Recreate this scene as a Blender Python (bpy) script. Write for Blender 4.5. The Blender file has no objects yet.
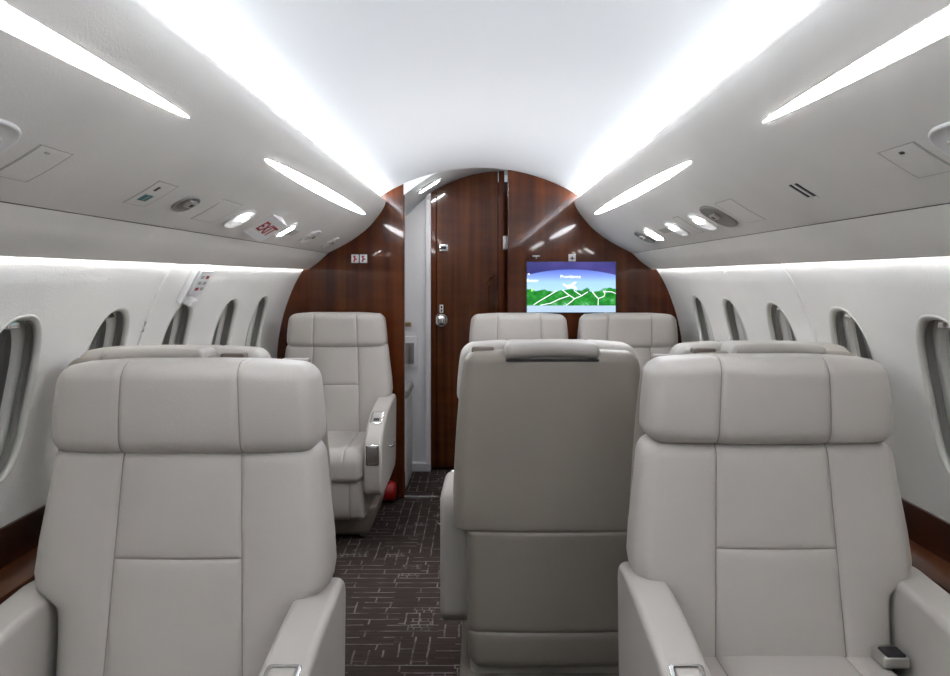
import bpy, bmesh, math, random
from mathutils import Vector, Matrix
random.seed(7)
S = bpy.context.scene
COL = S.collection
PI = math.pi
F = 825.0          # focal length in pixels of the 950 px wide frame
CX, CY = 480.0, 277.0
EYE = 1.27

# ------------------------------------------------------------------ materials
def mat(name, base=(.5,.5,.5), rough=.5, metal=0, coat=0, emit=None, estr=0, spec=.5):
    m = bpy.data.materials.new(name); m.use_nodes = True
    b = m.node_tree.nodes['Principled BSDF']
    b.inputs['Base Color'].default_value = (*base, 1)
    b.inputs['Roughness'].default_value = rough
    b.inputs['Metallic'].default_value = metal
    b.inputs['Coat Weight'].default_value = coat
    b.inputs['Coat Roughness'].default_value = .04
    b.inputs['Coat IOR'].default_value = 1.36
    b.inputs['Specular IOR Level'].default_value = spec if not coat else .15
    if emit:
        b.inputs['Emission Color'].default_value = (*emit, 1)
        b.inputs['Emission Strength'].default_value = estr
    return m

class N:
    """small helper around a material's node tree"""
    def __init__(s, m):
        s.m = m; s.t = m.node_tree; s.b = s.t.nodes['Principled BSDF']
    def n(s, typ, **kw):
        x = s.t.nodes.new(typ)
        for k, v in kw.items():
            if k.startswith('i_'):
                x.inputs[k[2:].replace('_', ' ')].default_value = v
            else:
                setattr(x, k, v)
        return x
    def l(s, a, b): s.t.links.new(a, b)
    def ramp(s, fac, stops):
        r = s.n('ShaderNodeValToRGB')
        e = r.color_ramp.elements
        while len(e) < len(stops): e.new(.5)
        for el, (p, c) in zip(e, stops):
            el.position = p; el.color = (*c, 1)
        s.l(fac, r.inputs[0]); return r.outputs[0]
    def math(s, op, a, b=None, clamp=False):
        x = s.n('ShaderNodeMath', operation=op, use_clamp=clamp)
        for i, v in enumerate((a, b)):
            if v is None: continue
            if isinstance(v, (int, float)): x.inputs[i].default_value = v
            else: s.l(v, x.inputs[i])
        return x.outputs[0]
    def mix(s, fac, a, b):
        x = s.n('ShaderNodeMix', data_type='RGBA')
        for i, v in ((0, fac), (6, a), (7, b)):
            if isinstance(v, (int, float)): x.inputs[i].default_value = v
            elif isinstance(v, tuple): x.inputs[i].default_value = (*v, 1)
            else: s.l(v, x.inputs[i])
        return x.outputs[2]
    def coord(s, scale=(1,1,1), rot=(0,0,0), loc=(0,0,0), out='Object'):
        c = s.n('ShaderNodeTexCoord'); mp = s.n('ShaderNodeMapping')
        mp.inputs['Scale'].default_value = scale; mp.inputs['Rotation'].default_value = rot; mp.inputs['Location'].default_value = loc
        s.l(c.outputs[out], mp.inputs[0]); return mp.outputs[0]
    def bump(s, h, strength, dist=.001):
        b = s.n('ShaderNodeBump'); b.inputs['Strength'].default_value = strength; b.inputs['Distance'].default_value = dist
        s.l(h, b.inputs['Height']); s.l(b.outputs[0], s.b.inputs['Normal'])

def leather(name, base, rough=.42, grain=260, amt=.12):
    m = mat(name, base, rough); k = N(m)
    v = k.n('ShaderNodeTexNoise'); v.inputs['Scale'].default_value = grain; v.inputs['Detail'].default_value = 3
    k.l(k.coord(), v.inputs['Vector'])
    w = k.n('ShaderNodeTexNoise'); w.inputs['Scale'].default_value = 5; w.inputs['Detail'].default_value = 2
    k.l(k.coord(), w.inputs['Vector'])
    k.l(k.mix(w.outputs[0], tuple(c*.95 for c in base), tuple(min(1, c*1.05) for c in base)), k.b.inputs['Base Color'])
    h = k.math('ADD', v.outputs[0], k.math('MULTIPLY', w.outputs[0], 4.0))
    k.bump(h, amt, .004)
    return m

def wood(name, dark, light, grain_axis='z', rough=.16, coat=1.0, ripple=.22):
    m = mat(name, light, rough, coat=coat); k = N(m)
    sc = {'z': (24, 24, .9), 'y': (24, .9, 24)}[grain_axis]
    a = k.n('ShaderNodeTexNoise'); a.inputs['Scale'].default_value = 1; a.inputs['Detail'].default_value = 1.5; a.inputs['Roughness'].default_value = .5
    k.l(k.coord(sc), a.inputs['Vector'])
    sc2 = {'z': (9, 9, .5), 'y': (14, .7, 14)}[grain_axis]
    b = k.n('ShaderNodeTexNoise'); b.inputs['Scale'].default_value = 1; b.inputs['Detail'].default_value = 3
    k.l(k.coord(sc2), b.inputs['Vector'])
    sc3 = {'z': (5, 5, 16), 'y': (5, 16, 5)}[grain_axis]
    c = k.n('ShaderNodeTexNoise'); c.inputs['Scale'].default_value = 1; c.inputs['Detail'].default_value = 1
    k.l(k.coord(sc3), c.inputs['Vector'])
    f = k.math('ADD', k.math('MULTIPLY', a.outputs[0], .55), k.math('MULTIPLY', b.outputs[0], .45))
    f = k.math('ADD', f, k.math('MULTIPLY', k.math('SUBTRACT', c.outputs[0], .5), ripple))
    k.l(k.ramp(f, [(.32, dark), (.68, light)]), k.b.inputs['Base Color'])
    return m

M = {}
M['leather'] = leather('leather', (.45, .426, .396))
M['seam'] = mat('seam_thread_shade', (.30, .27, .24), .7)  # thread colour, with groove shade painted in on the pale leather
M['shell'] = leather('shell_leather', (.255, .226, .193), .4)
M['wall'] = leather('wall_leather', (.86, .85, .825), .5, 170, .22)
M['bin'] = leather('overhead_leather', (.76, .745, .715), .5, 200, .15)
M['ceiling'] = mat('ceiling_fabric', (.82, .825, .83), .6)
M['liner'] = mat('window_liner', (.76, .75, .71), .45)
M['shade'] = mat('pleated_shade', (.26, .25, .237), .6)
M['track'] = mat('shade_track', (.42, .41, .39), .5)
M['chrome'] = mat('chrome', (.82, .82, .82), .13, 1)
M['satin'] = mat('satin_metal', (.6, .59, .57), .3, 1)
M['gap_backing'] = mat('dark_gap_backing', (.10, .095, .09), .8)
M['vent'] = mat('vent_grey', (.24, .23, .215), .4)
M['gap'] = mat('painted_gap', (.46, .45, .43), .7)
M['dark'] = mat('dark_plastic', (.015, .015, .018), .35)
M['taupe'] = mat('taupe_plastic', (.17, .135, .115), .45)
M['white'] = mat('white_plastic', (.82, .82, .83), .35)
M['grey'] = mat('grey_plastic', (.42, .41, .40), .45)
M['red'] = mat('red_paint', (.50, .012, .015), .3)
M['exit_red'] = mat('exit_letters', (.42, .02, .025), .5)
M['teal'] = mat('teal_sticker', (.03, .18, .19), .5)
M['gold'] = mat('brass', (.55, .42, .25), .3, 1)
M['wood'] = wood('mahogany', (.034, .0070, .0022), (.125, .0290, .0064))
M['door'] = wood('door_mahogany', (.050, .0120, .0036), (.135, .0400, .0100))
M['ledge'] = wood('ledge_mahogany', (.045, .012, .005), (.165, .052, .018), 'y', rough=.3, coat=.5)
M['trimdark'] = wood('ledge_edge', (.03, .010, .006), (.07, .022, .011), 'y', rough=.3, coat=.5)
M['led'] = mat('led_strip', (1, 1, 1), emit=(.86, .92, 1.0), estr=80)
M['wash'] = mat('wash_strip', (1, 1, 1), emit=(.95, .97, 1.0), estr=18)
M['lens'] = mat('light_lens', (1, 1, 1), emit=(.95, .96, 1.0), estr=18)
M['lamp'] = mat('lamp_lens', (1, 1, 1), emit=(1, .98, .95), estr=14)
M['vest'] = mat('vestibule_lamp', (1, 1, 1), emit=(1, 1, 1), estr=70)

# carpet: short light lines in two directions on dark brown
def carpet():
    m = mat('carpet', (.03, .025, .025), .95, spec=.1); k = N(m)
    co = k.coord()
    warp = k.n('ShaderNodeTexNoise'); warp.inputs['Scale'].default_value = 11; k.l(co, warp.inputs['Vector'])
    vm = k.n('ShaderNodeVectorMath', operation='MULTIPLY_ADD')
    k.l(warp.outputs['Color'], vm.inputs[0]); vm.inputs[1].default_value = (.012, .012, 0); k.l(co, vm.inputs[2])
    def brick(rot, w, h, mort, off, loc):
        mp = k.n('ShaderNodeMapping'); mp.inputs['Rotation'].default_value = (0, 0, rot); mp.inputs['Location'].default_value = loc
        k.l(vm.outputs[0], mp.inputs[0])
        b = k.n('ShaderNodeTexBrick', offset=off, squash=1.5, squash_frequency=3, offset_frequency=2)
        b.inputs['Color1'].default_value = b.inputs['Color2'].default_value = (0, 0, 0, 1); b.inputs['Mortar'].default_value = (1, 1, 1, 1)
        b.inputs['Scale'].default_value = 1; b.inputs['Mortar Size'].default_value = mort; b.inputs['Mortar Smooth'].default_value = .3
        b.inputs['Brick Width'].default_value = w; b.inputs['Row Height'].default_value = h
        k.l(mp.outputs[0], b.inputs['Vector']); return b.outputs['Fac']
    a = brick(0, .17, .052, .0034, .37, (0, 0, 0))
    b = brick(PI/2, .15, .05, .0034, .61, (.03, .07, 0))
    # patches of the two directions
    sn = k.n('ShaderNodeVectorMath', operation='SNAP'); k.l(co, sn.inputs[0]); sn.inputs[1].default_value = (.15, .104, 1)
    wn = k.n('ShaderNodeTexWhiteNoise', noise_dimensions='3D'); k.l(sn.outputs[0], wn.inputs[0])
    sel = k.math('GREATER_THAN', wn.outputs[0], .42)
    lines = k.math('ADD', k.math('MULTIPLY', a, sel), k.math('MULTIPLY', b, k.math('SUBTRACT', 1, sel)))
    sn2 = k.n('ShaderNodeVectorMath', operation='SNAP'); k.l(co, sn2.inputs[0]); sn2.inputs[1].default_value = (.085, .052, 1)
    wn2 = k.n('ShaderNodeTexWhiteNoise', noise_dimensions='3D'); k.l(sn2.outputs[0], wn2.inputs[0])
    lines = k.math('ADD', k.math('MULTIPLY', lines, k.math('GREATER_THAN', wn2.outputs[0], .10)), k.math('MULTIPLY', brick(0, .028, .026, .003, .3, (.01, .02, 0)), k.math('GREATER_THAN', wn2.outputs[0], .93)))
    fade = k.n('ShaderNodeTexNoise'); fade.inputs['Scale'].default_value = 14; k.l(co, fade.inputs['Vector'])
    lines = k.math('MULTIPLY', lines, k.math('MULTIPLY_ADD', fade.outputs[0], 2.6, False) if False else k.math('SUBTRACT', k.math('MULTIPLY', fade.outputs[0], 3.0), .85, True), True)
    fib = k.n('ShaderNodeTexNoise'); fib.inputs['Scale'].default_value = 420; k.l(co, fib.inputs['Vector'])
    st = k.n('ShaderNodeTexNoise'); st.inputs['Scale'].default_value = 1; st.inputs['Detail'].default_value = 3
    k.l(k.coord((8, 90, 1)), st.inputs['Vector'])
    base = k.ramp(k.math('ADD', k.math('MULTIPLY', fib.outputs[0], .5), k.math('MULTIPLY', st.outputs[0], .5)), [(.3, (.036, .026, .023)), (.7, (.080, .060, .053))])
    k.l(k.mix(lines, base, (.23, .207, .196)), k.b.inputs['Base Color'])
    k.bump(fib.outputs[0], .5, .004)
    return m
M['carpet'] = carpet()

def glass():
    m = bpy.data.materials.new('window_glass'); m.use_nodes = True
    t = m.node_tree; t.nodes.clear()
    o = t.nodes.new('ShaderNodeOutputMaterial'); mx = t.nodes.new('ShaderNodeMixShader')
    a = t.nodes.new('ShaderNodeBsdfTransparent'); a.inputs[0].default_value = (.9, .9, .9, 1)
    g = t.nodes.new('ShaderNodeBsdfGlossy'); g.inputs['Roughness'].default_value = .03
    f = t.nodes.new('ShaderNodeFresnel'); f.inputs[0].default_value = 1.22
    t.links.new(f.outputs[0], mx.inputs[0]); t.links.new(a.outputs[0], mx.inputs[1]); t.links.new(g.outputs[0], mx.inputs[2])
    t.links.new(mx.outputs[0], o.inputs[0]); return m
M['glass'] = glass()

# ------------------------------------------------------------------ object helpers
def link(o, parent=None):
    COL.objects.link(o)
    if parent is not None: o.parent = parent
    return o
def tag(o, label=None, cat=None, group=None, kind=None):
    for k, v in (('label', label), ('category', cat), ('group', group), ('kind', kind)):
        if v: o[k] = v
    return o
def empty(name, loc=(0,0,0), rotz=0):
    o = bpy.data.objects.new(name, None); o.location = loc; o.rotation_euler = (0, 0, rotz); o.empty_display_size = .1
    return link(o)
def mesh(name, verts, faces, mats, parent=None, smooth=True, idx=None, merge=0, recalc=True, angle=None):
    me = bpy.data.meshes.new(name)
    me.from_pydata([tuple(v) for v in verts], [], faces)
    if not isinstance(mats, (list, tuple)): mats = [mats]
    for m in mats: me.materials.append(m)
    if idx:
        for p, i in zip(me.polygons, idx): p.material_index = i
    bm = bmesh.new(); bm.from_mesh(me)
    if merge: bmesh.ops.remove_doubles(bm, verts=bm.verts, dist=merge)
    if recalc: bmesh.ops.recalc_face_normals(bm, faces=bm.faces)
    for f in bm.faces: f.smooth = smooth
    if angle is not None:
        for e in bm.edges:
            if len(e.link_faces) == 2 and e.calc_face_angle(0) > math.radians(angle): e.smooth = False
    bm.to_mesh(me); bm.free()
    return link(bpy.data.objects.new(name, me), parent)

def samples(a, r, n, extra=()):
    c = [-a + r - r*math.tan(PI/4*i/4) for i in range(4, 0, -1)]
    inner = a - r
    mid = [-inner + 2*inner*i/n for i in range(n+1)] if inner > 1e-6 else [0]
    out = sorted(set([round(x, 6) for x in c + mid + [-x for x in c] + [e for e in extra if abs(e) < a]]))
    res = [out[0]]
    for x in out[1:]:
        if x - res[-1] > 4e-4: res.append(x)
    return res

def rbox_data(hx, hy, hz, r, n=(6, 4, 6), extra=((), (), ())):
    h = (hx, hy, hz); A = [samples(h[i], r, n[i], extra[i]) for i in range(3)]
    V, Fc = [], []
    for ax in range(3):
        u, w = (ax+1) % 3, (ax+2) % 3
        for sg in (-1, 1):
            base = len(V)
            for a in A[u]:
                for b in A[w]:
                    p = [0, 0, 0]; p[ax] = sg*h[ax]; p[u] = a; p[w] = b
                    q = [max(-(h[i]-r), min(h[i]-r, p[i])) for i in range(3)]
                    d = Vector(p) - Vector(q)
                    V.append(Vector(q) + d.normalized()*r)
            nu, nw = len(A[u]), len(A[w])
            for i in range(nu-1):
                for j in range(nw-1):
                    k = base + i*nw + j
                    f = (k, k+nw, k+nw+1, k+1)
                    Fc.append(f if sg > 0 else f[::-1])
    return V, Fc
def rbox(name, c, h, r, m, parent=None, n=(6, 4, 6), extra=((), (), ()), deform=None, seam=None, seam_mat=None, rot=None):
    V, Fc = rbox_data(*h, r, n, extra)
    idx = None
    if seam:      # seam(p) -> True where the seam colour runs; decided on the undeformed shape
        idx = [1 if seam(sum((V[i] for i in f), Vector())/4) else 0 for f in Fc]
    if deform: V = [Vector(deform(v)) for v in V]
    if rot is not None: V = [rot @ v for v in V]
    c = Vector(c); V = [v + c for v in V]
    return mesh(name, V, Fc, [m, seam_mat] if seam_mat else m, parent, idx=idx, merge=1e-5)

def prism(name, outline, t0, t1, m, parent=None, axis='y', bevel=0, segs=3, smooth=True):
    """outline of 2-D points swept along an axis; axis y: (x,z), axis x: (y,z), axis z: (x,y)"""
    def P(a, b, t):
        return {'y': (a, t, b), 'x': (t, a, b), 'z': (a, b, t)}[axis]
    n = len(outline)
    V = [P(a, b, t0) for a, b in outline] + [P(a, b, t1) for a, b in outline]
    Fc = [tuple(range(n)), tuple(range(2*n-1, n-1, -1))] + [(i, (i+1) % n, n+(i+1) % n, n+i) for i in range(n)]
    o = mesh(name, V, Fc, m, parent, smooth=smooth, angle=35)
    if bevel:
        b = o.modifiers.new('bevel', 'BEVEL'); b.width = bevel; b.segments = segs; b.limit_method = 'ANGLE'; b.angle_limit = math.radians(40)
        b.harden_normals = True
        for p in o.data.polygons: p.use_smooth = True
        for e in o.data.edges: e.use_edge_sharp = False
    return o
def box(name, x0, x1, y0, y1, z0, z1, m, parent=None, bevel=0):
    return prism(name, [(x0, z0), (x1, z0), (x1, z1), (x0, z1)], y0, y1, m, parent, bevel=bevel)

def tube(name, pts, r, m, parent=None, n=10, caps=True):
    V, Fc = [], []
    pts = [Vector(p) for p in pts]
    up = Vector((0, 0, 1))
    for i, p in enumerate(pts):
        t = (pts[min(i+1, len(pts)-1)] - pts[max(i-1, 0)]).normalized()
        a = t.cross(up if abs(t.dot(up)) < .95 else Vector((1, 0, 0))).normalized(); b = t.cross(a)
        rr = r[i] if isinstance(r, (list, tuple)) else r
        for k in range(n):
            th = 2*PI*k/n; V.append(p + a*rr*math.cos(th) + b*rr*math.sin(th))
    for i in range(len(pts)-1):
        for k in range(n):
            Fc.append((i*n+k, i*n+(k+1) % n, (i+1)*n+(k+1) % n, (i+1)*n+k))
    if caps: Fc += [tuple(range(n)), tuple(range((len(pts)-1)*n, len(pts)*n))]
    return mesh(name, V, Fc, m, parent, angle=50)

def text_mesh(name, txt, size, m, parent=None, mtx=None, extrude=.0005, bold=.0):
    cu = bpy.data.curves.new(name, 'FONT'); cu.body = txt; cu.size = size; cu.extrude = extrude; cu.align_x = 'CENTER'; cu.align_y = 'CENTER'; cu.offset = bold
    tmp = bpy.data.objects.new('tmp', cu); COL.objects.link(tmp)
    dg = bpy.context.evaluated_depsgraph_get(); dg.update()
    me = bpy.data.meshes.new_from_object(tmp.evaluated_get(dg)); me.name = name
    bpy.data.objects.remove(tmp)
    me.materials.clear(); me.materials.append(m)
    if mtx is not None: me.transform(mtx)
    return link(bpy.data.objects.new(name, me), parent)

def catmull(pts, sub=8):
    out = []
    for i in range(len(pts)-1):
        p0 = pts[max(i-1, 0)]; p1 = pts[i]; p2 = pts[i+1]; p3 = pts[min(i+2, len(pts)-1)]
        for k in range(sub):
            t = k/sub
            out.append(tuple(.5*((2*p1[j]) + (-p0[j]+p2[j])*t + (2*p0[j]-5*p1[j]+4*p2[j]-p3[j])*t*t + (-p0[j]+3*p1[j]-3*p2[j]+p3[j])*t**3) for j in range(2)))
    out.append(tuple(pts[-1])); return out
def interp(tab, t):
    if t <= tab[0][0]: return tab[0][1]
    for (a, x), (b, y) in zip(tab, tab[1:]):
        if t <= b: 
            f = (t-a)/(b-a); return x + (y-x)*f
    return tab[-1][1]

# ------------------------------------------------------------------ cabin shell
Y0, Y1 = -2.2, 4.73       # cabin runs past the camera to the wooden bulkheads
YD = 5.42                 # the vestibule door
R_ARC = 1.077
def zceil(x): return 1.897 - (R_ARC - math.sqrt(R_ARC**2 - x*x))

def sheet(name, prof, ys, m, sx=1, parent=None):
    n = len(prof); V = [(sx*x, y, z) for y in ys for x, z in prof]
    Fc = [(j*n+i, j*n+i+1, (j+1)*n+i+1, (j+1)*n+i) for j in range(len(ys)-1) for i in range(n-1)]
    return mesh(name, V, Fc, m, parent, recalc=False, angle=40)

arc = [(-.72 + 1.44*i/48) for i in range(49)]
tag(sheet('ceiling', [(x, zceil(x)) for x in arc], [Y0, Y1], M['ceiling']), 'white arched cabin ceiling between the two light coves', kind='structure')

BIN = catmull([(.541, 1.700), (.549, 1.674), (.579, 1.626), (.650, 1.545), (.756, 1.468), (.871, 1.408)], 8)
LIP = [(.66, 1.625), (.600, 1.655), (.575, 1.680), (.562, 1.706), (.556, 1.716), (.549, 1.717), (.543, 1.711)]
VAL = catmull([(.8722, 1.4062), (.896, 1.384), (.926, 1.356), (.986, 1.313)], 6)
for side, sx, i in (('left', -1, 1), ('right', 1, 2)):
    o = sheet('trim_%d' % i, LIP + BIN + [(.877, 1.413)], [Y0, Y1], M['bin'], sx)
    tag(o, 'curved grey overhead service panel along the %s side' % side, kind='structure')
    # led strip lying in the gutter behind the lip
    def strip(nm, p, q, m, par):
        ys = [Y0 + (Y1-.02-Y0)*k/12 for k in range(13)]
        return sheet(nm, [p, q], ys, M[m], sx, par)
    strip('cove_light_strip', (.5640, 1.7145), (.5685, 1.7190), 'led', o)
    v = sheet('trim_%d' % (i+2), VAL + [(.9868, 1.3142), (.980, 1.319), (.89, 1.400)], [Y0, Y1], M['bin'], sx)
    tag(v, 'lower valance strip of the overhead panel on the %s side' % side, kind='structure')
    sheet('painted_gap', [(.862, 1.418), (.884, 1.4015)], [Y0, Y1], M['gap_backing'], sx, v)  # dark sheet added as the joint's shade, stops strip light leaking through
    strip('wall_wash_strip', (.976, 1.3275), (.983, 1.3215), 'wash', v)

# the side walls with their window openings
XW = [(.56, 1.160), (.66, 1.166), (.75, 1.167), (.9, 1.157), (1.025, 1.134), (1.13, 1.102), (1.236, 1.058), (1.31, 1.014), (1.36, .975), (1.41, .928), (1.46, .87)]
_d = catmull(XW, 12)
def xw(z): return interp(_d, z)
WZ, WA, WB, WE = .972, .137, .205, 2.5
CELL0, CELL1 = .67, 1.27
WIN_R = [1.98, 2.50, 3.07, 3.64, 4.17]
WIN_L = [1.97, 2.49, 3.06, 3.64, 4.17]
def sup(th, s=1.0, ds=0.0):
    c, q = math.cos(th), math.sin(th)
    k = (abs(c)**WE + abs(q)**WE)**(-1/WE)
    return (WA*s+ds)*k*c, (WB*s+ds)*k*q
def ring_uv():
    pts = []
    n = 14
    for i in range(n): pts.append((-1 + 2*i/n, -1))
    for i in range(n): pts.append((1, -1 + 2*i/n))
    for i in range(n): pts.append((1 - 2*i/n, 1))
    for i in range(n): pts.append((-1, 1 - 2*i/n))
    return pts
RUV = ring_uv()
def side_wall(side, sx, wins, seam_y):
    V, Fc = [], []
    def grid(y0, y1, z0, z1, nz):
        b = len(V)
        for k in range(nz+1):
            z = z0 + (z1-z0)*k/nz
            V.extend([(sx*xw(z), y0, z), (sx*xw(z), y1, z)])
        for k in range(nz): Fc.append((b+2*k, b+2*k+1, b+2*k+3, b+2*k+2))
    bounds = [wins[0]-.26] + [(a+b)/2 for a, b in zip(wins, wins[1:])] + [wins[-1]+.26]
    grid(Y0, Y1, .56, CELL0, 3); grid(Y0, Y1, CELL1, 1.46, 8)
    grid(Y0, bounds[0], CELL0, CELL1, 14); grid(bounds[-1], Y1, CELL0, CELL1, 14)
    for w, a, b in zip(wins, bounds, bounds[1:]):
        base = len(V); nr = 6
        for k in range(nr+1):
            t = k/nr
            for u, v in RUV:
                oy = a + (b-a)*(u+1)/2; oz = CELL0 + (CELL1-CELL0)*(v+1)/2
                iy, iz = sup(math.atan2(v, u)); iy += w; iz += WZ
                y = iy + (oy-iy)*t; z = iz + (oz-iz)*t
                V.append((sx*xw(z), y, z))
        n = len(RUV)
        for k in range(nr):
            for i in range(n):
                Fc.append((base+k*n+i, base+k*n+(i+1) % n, base+(k+1)*n+(i+1) % n, base+(k+1)*n+i))
    o = mesh('wall_' + side, V, Fc, M['wall'], merge=1e-4)
    tag(o, 'white grained cabin side wall with five oval windows on the %s' % side, kind='structure')
    pts = [(sx*(xw(z)-.0035), seam_y, z) for z in [.57 + (1.40-.57)*k/24 for k in range(25)]]
    tube('panel_joint', pts, .005, M['wall'], o, 8)
    return o
side_wall('left', -1, WIN_L, 2.72)
side_wall('right', 1, WIN_R, 2.76)

def window(num, side, sx, yc, label, latch=True):
    root = empty('window_%d' % num, (sx*xw(WZ), yc, WZ)); tag(root, label, kind='structure')
    org = Vector(root.location)
    nt = 64
    def rings(name, spec, m, ridges=0):
        V, Fc = [], []
        for (s, ds, d) in spec:
            for i in range(nt):
                th = 2*PI*i/nt
                y, z = sup(th, s, ds + (ridges if i % 2 else 0))
                V.append(Vector((sx*(xw(WZ+z)+d), yc+y, WZ+z)) - org)
        for k in range(len(spec)-1):
            for i in range(nt): Fc.append((k*nt+i, k*nt+(i+1) % nt, (k+1)*nt+(i+1) % nt, (k+1)*nt+i))
        return mesh(name, V, Fc, m, root, recalc=False)
    rings('window_frame', [(1, .003, -.0005), (1, .001, -.0025), (1, -.002, -.003), (1, -.005, -.001), (1, -.009, .004), (1, -.010, .013), (1, .010, .015)], M['liner'])
    rings('shade_track', [(1, .012, .015)] + [q for k in range(4) for q in ((1, .012, .016+.008*k), (1, .004, .019+.008*k), (1, .012, .022+.008*k))] + [(1, .012, .047)], M['track'])
    rings('window_liner', [(1, .012, .047), (1, -.008, .047), (1, -.012, .049), (1, -.015, .053), (1, -.017, .058), (1, -.018, .062)], M['liner'])
    # pane
    V = [Vector((sx*(xw(WZ)+.064), yc, WZ)) - org]; Fc = []
    for i in range(nt):
        y, z = sup(2*PI*i/nt, 1, -.018); V.append(Vector((sx*(xw(WZ+z)+.062), yc+y, WZ+z)) - org)
    Fc = [(0, 1+i, 1+(i+1) % nt) for i in range(nt)]
    mesh('pane', V, Fc, M['glass'], root, recalc=False)
    # pleated shade behind the pane
    V, Fc = [], []
    rnd = random.Random(num); ys, fs = [-.17], [0]
    while ys[-1] < .17:
        ys.append(ys[-1] + rnd.uniform(.006, .016)); fs.append(rnd.uniform(.006, .014) if len(ys) % 2 == 0 else rnd.uniform(0, .004))
    ny = len(ys)-1; zs = [-.22 + .44*k/14 for k in range(15)]
    for z in zs:
        for y, f in zip(ys, fs):
            V.append(Vector((sx*(xw(WZ+z)+.074+f), yc+y, WZ+z)) - org)
    for k in range(len(zs)-1):
        for i in range(ny):
            a = k*(ny+1)+i; Fc.append((a, a+1, a+ny+2, a+ny+1))
    mesh('pleated_shade', V, Fc, M['shade'], root, recalc=False, smooth=False)
    if latch:
        zt = WB - .022
        c = Vector((sx*(xw(WZ+zt)+.032), yc, WZ+zt)) - org
        rbox('shade_latch', c, (.013, .026, .010), .004, M['chrome'], root, n=(2, 2, 2))
        rbox('latch_rail', c + Vector((sx*.004, 0, .012)), (.012, .06, .006), .003, M['track'], root, n=(2, 2, 2))
ORD = ['nearest the camera', 'second from the camera', 'third from the camera', 'fourth from the camera', 'farthest, beside the wood bulkhead']
for i, y in enumerate(WIN_L): window(i+1, 'left', -1, y, 'oval cabin window on the left wall, ' + ORD[i], latch=(i != 2))
for i, y in enumerate(WIN_R): window(i+6, 'right', 1, y, 'oval cabin window on the right wall, ' + ORD[i])

# wooden side ledges under the windows and the lower side panels
for sx, side, i in ((-1, 'left', 5), (1, 'right', 6)):
    pr = [(1.166, .660), (1.154, .662), (1.150, .655), (1.148, .575), (1.150, .568)]
    o = sheet('trim_%d' % i, pr, [Y0, Y1], M['trimdark'], sx); tag(o, 'dark wood strip under the windows on the %s side' % side, kind='structure')
    pr = [(1.168, .569), (1.06, .569), (1.052, .566), (1.050, .560), (1.052, .545), (1.06, .543)]
    o = sheet('trim_%d' % (i+2), pr, [Y0, Y1], M['ledge'], sx); tag(o, 'polished wood side ledge under the windows on the %s' % side, kind='structure')
    pr = [(1.075, .548), (1.06, .30), (.985, -.002)]
    o = sheet('trim_%d' % (i+4), pr, [Y0, Y1], M['trimdark'], sx); tag(o, 'dark lower side panel below the wood ledge on the %s' % side, kind='structure')

tag(box('floor', -1.0, 1.0, Y0, Y1+.03, -.04, 0, M['carpet']), 'dark brown carpet with light broken line pattern', kind='structure')
o = prism('wall_front', [(-1.17, -.04), (1.17, -.04), (1.17, 1.0), (1.0, 1.46), (.7, 1.75), (0, 1.92), (-.7, 1.75), (-1.0, 1.46), (-1.17, 1.0)], Y0-.04, Y0, M['bin'])
tag(o, 'plain forward bulkhead behind the viewpoint', kind='structure')

# ------------------------------------------------------------------ aft bulkheads
def outline(x_in, sx):
    xs = [x_in + (.62*1.0 - x_in)*k/10 for k in range(11)] if x_in >= 0 else None
    top = [(x, zceil(x)+.012) for x in xs]
    return [(sx*a, b) for a, b in [(x_in, 0)] + top + [(.74, 1.62), (1.0, 1.44), (1.12, 1.25), (1.19, 1.0), (1.20, .6), (1.06, 0)]]
BT = .055
wl = prism('wall_back_left', outline(.433, -1), Y1, Y1+BT, M['wood'], bevel=.008)
tag(wl, 'glossy mahogany bulkhead panel left of the doorway', kind='structure')
wr = prism('wall_back_right', outline(.160, 1), Y1, Y1+BT, M['wood'], bevel=.008)
tag(wr, 'glossy mahogany bulkhead panel right of the doorway with the screen', kind='structure')
o = box('trim_11', -.433, .160, Y1+.005, Y1+.04, 0, .006, M['chrome']); tag(o, 'bright metal threshold strip in the doorway', kind='structure')
# seat belt and no smoking signs on the left bulkhead
for k, xx in enumerate((-.716, -.668)):
    r = empty('lighted_sign', (xx, Y1, 1.375))
    tag(r, ('white square sign with red figure on left bulkhead, the left of the pair', 'white square sign with red figure on left bulkhead, the right of the pair')[k], 'sign', 'pictogram signs on the left bulkhead')
    rbox('sign_plate', (0, -.002, 0), (.021, .003, .024), .002, M['white'], r, n=(2, 1, 2))
    V = [(-.012, -.0056, -.017), (.0, -.0056, -.017), (.002, -.0056, -.006), (.011, -.0056, -.008), (.011, -.0056, 0), (.001, -.0056, .004), (.001, -.0056, .008), (.009, -.0056, .017), (-.012, -.0056, .017), (-.005, -.0056, 0)]
    mesh('pictogram', V, [tuple(range(len(V)))], M['exit_red'], r, smooth=False)
r = empty('pictogram_sign', (.528, Y1, 1.379)); tag(r, 'small white square sign with dark symbol above the screen', 'sign')
rbox('sign_plate', (0, -.002, 0), (.0205, .003, .022), .002, M['white'], r, n=(2, 1, 2))
V = [(x*.9, -.0056, z*.9) for x, z in [(0, .016), (.003, .010), (.003, .004), (.015, -.004), (.015, -.008), (.003, -.005), (.003, -.011), (.007, -.015), (-.007, -.015), (-.003, -.011), (-.003, -.005), (-.015, -.008), (-.015, -.004), (-.003, .004), (-.003, .010)]]
mesh('airplane_symbol', V, [tuple(range(len(V)))], M['dark'], r, smooth=False)
r = empty('coat_hook', (.322, Y1, 1.386)); tag(r, 'small metal coat hook on bulkhead above the screen corner', 'hook')
rbox('hook_bar', (0, -.006, .004), (.021, .006, .004), .003, M['satin'], r, n=(2, 1, 1))
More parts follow.
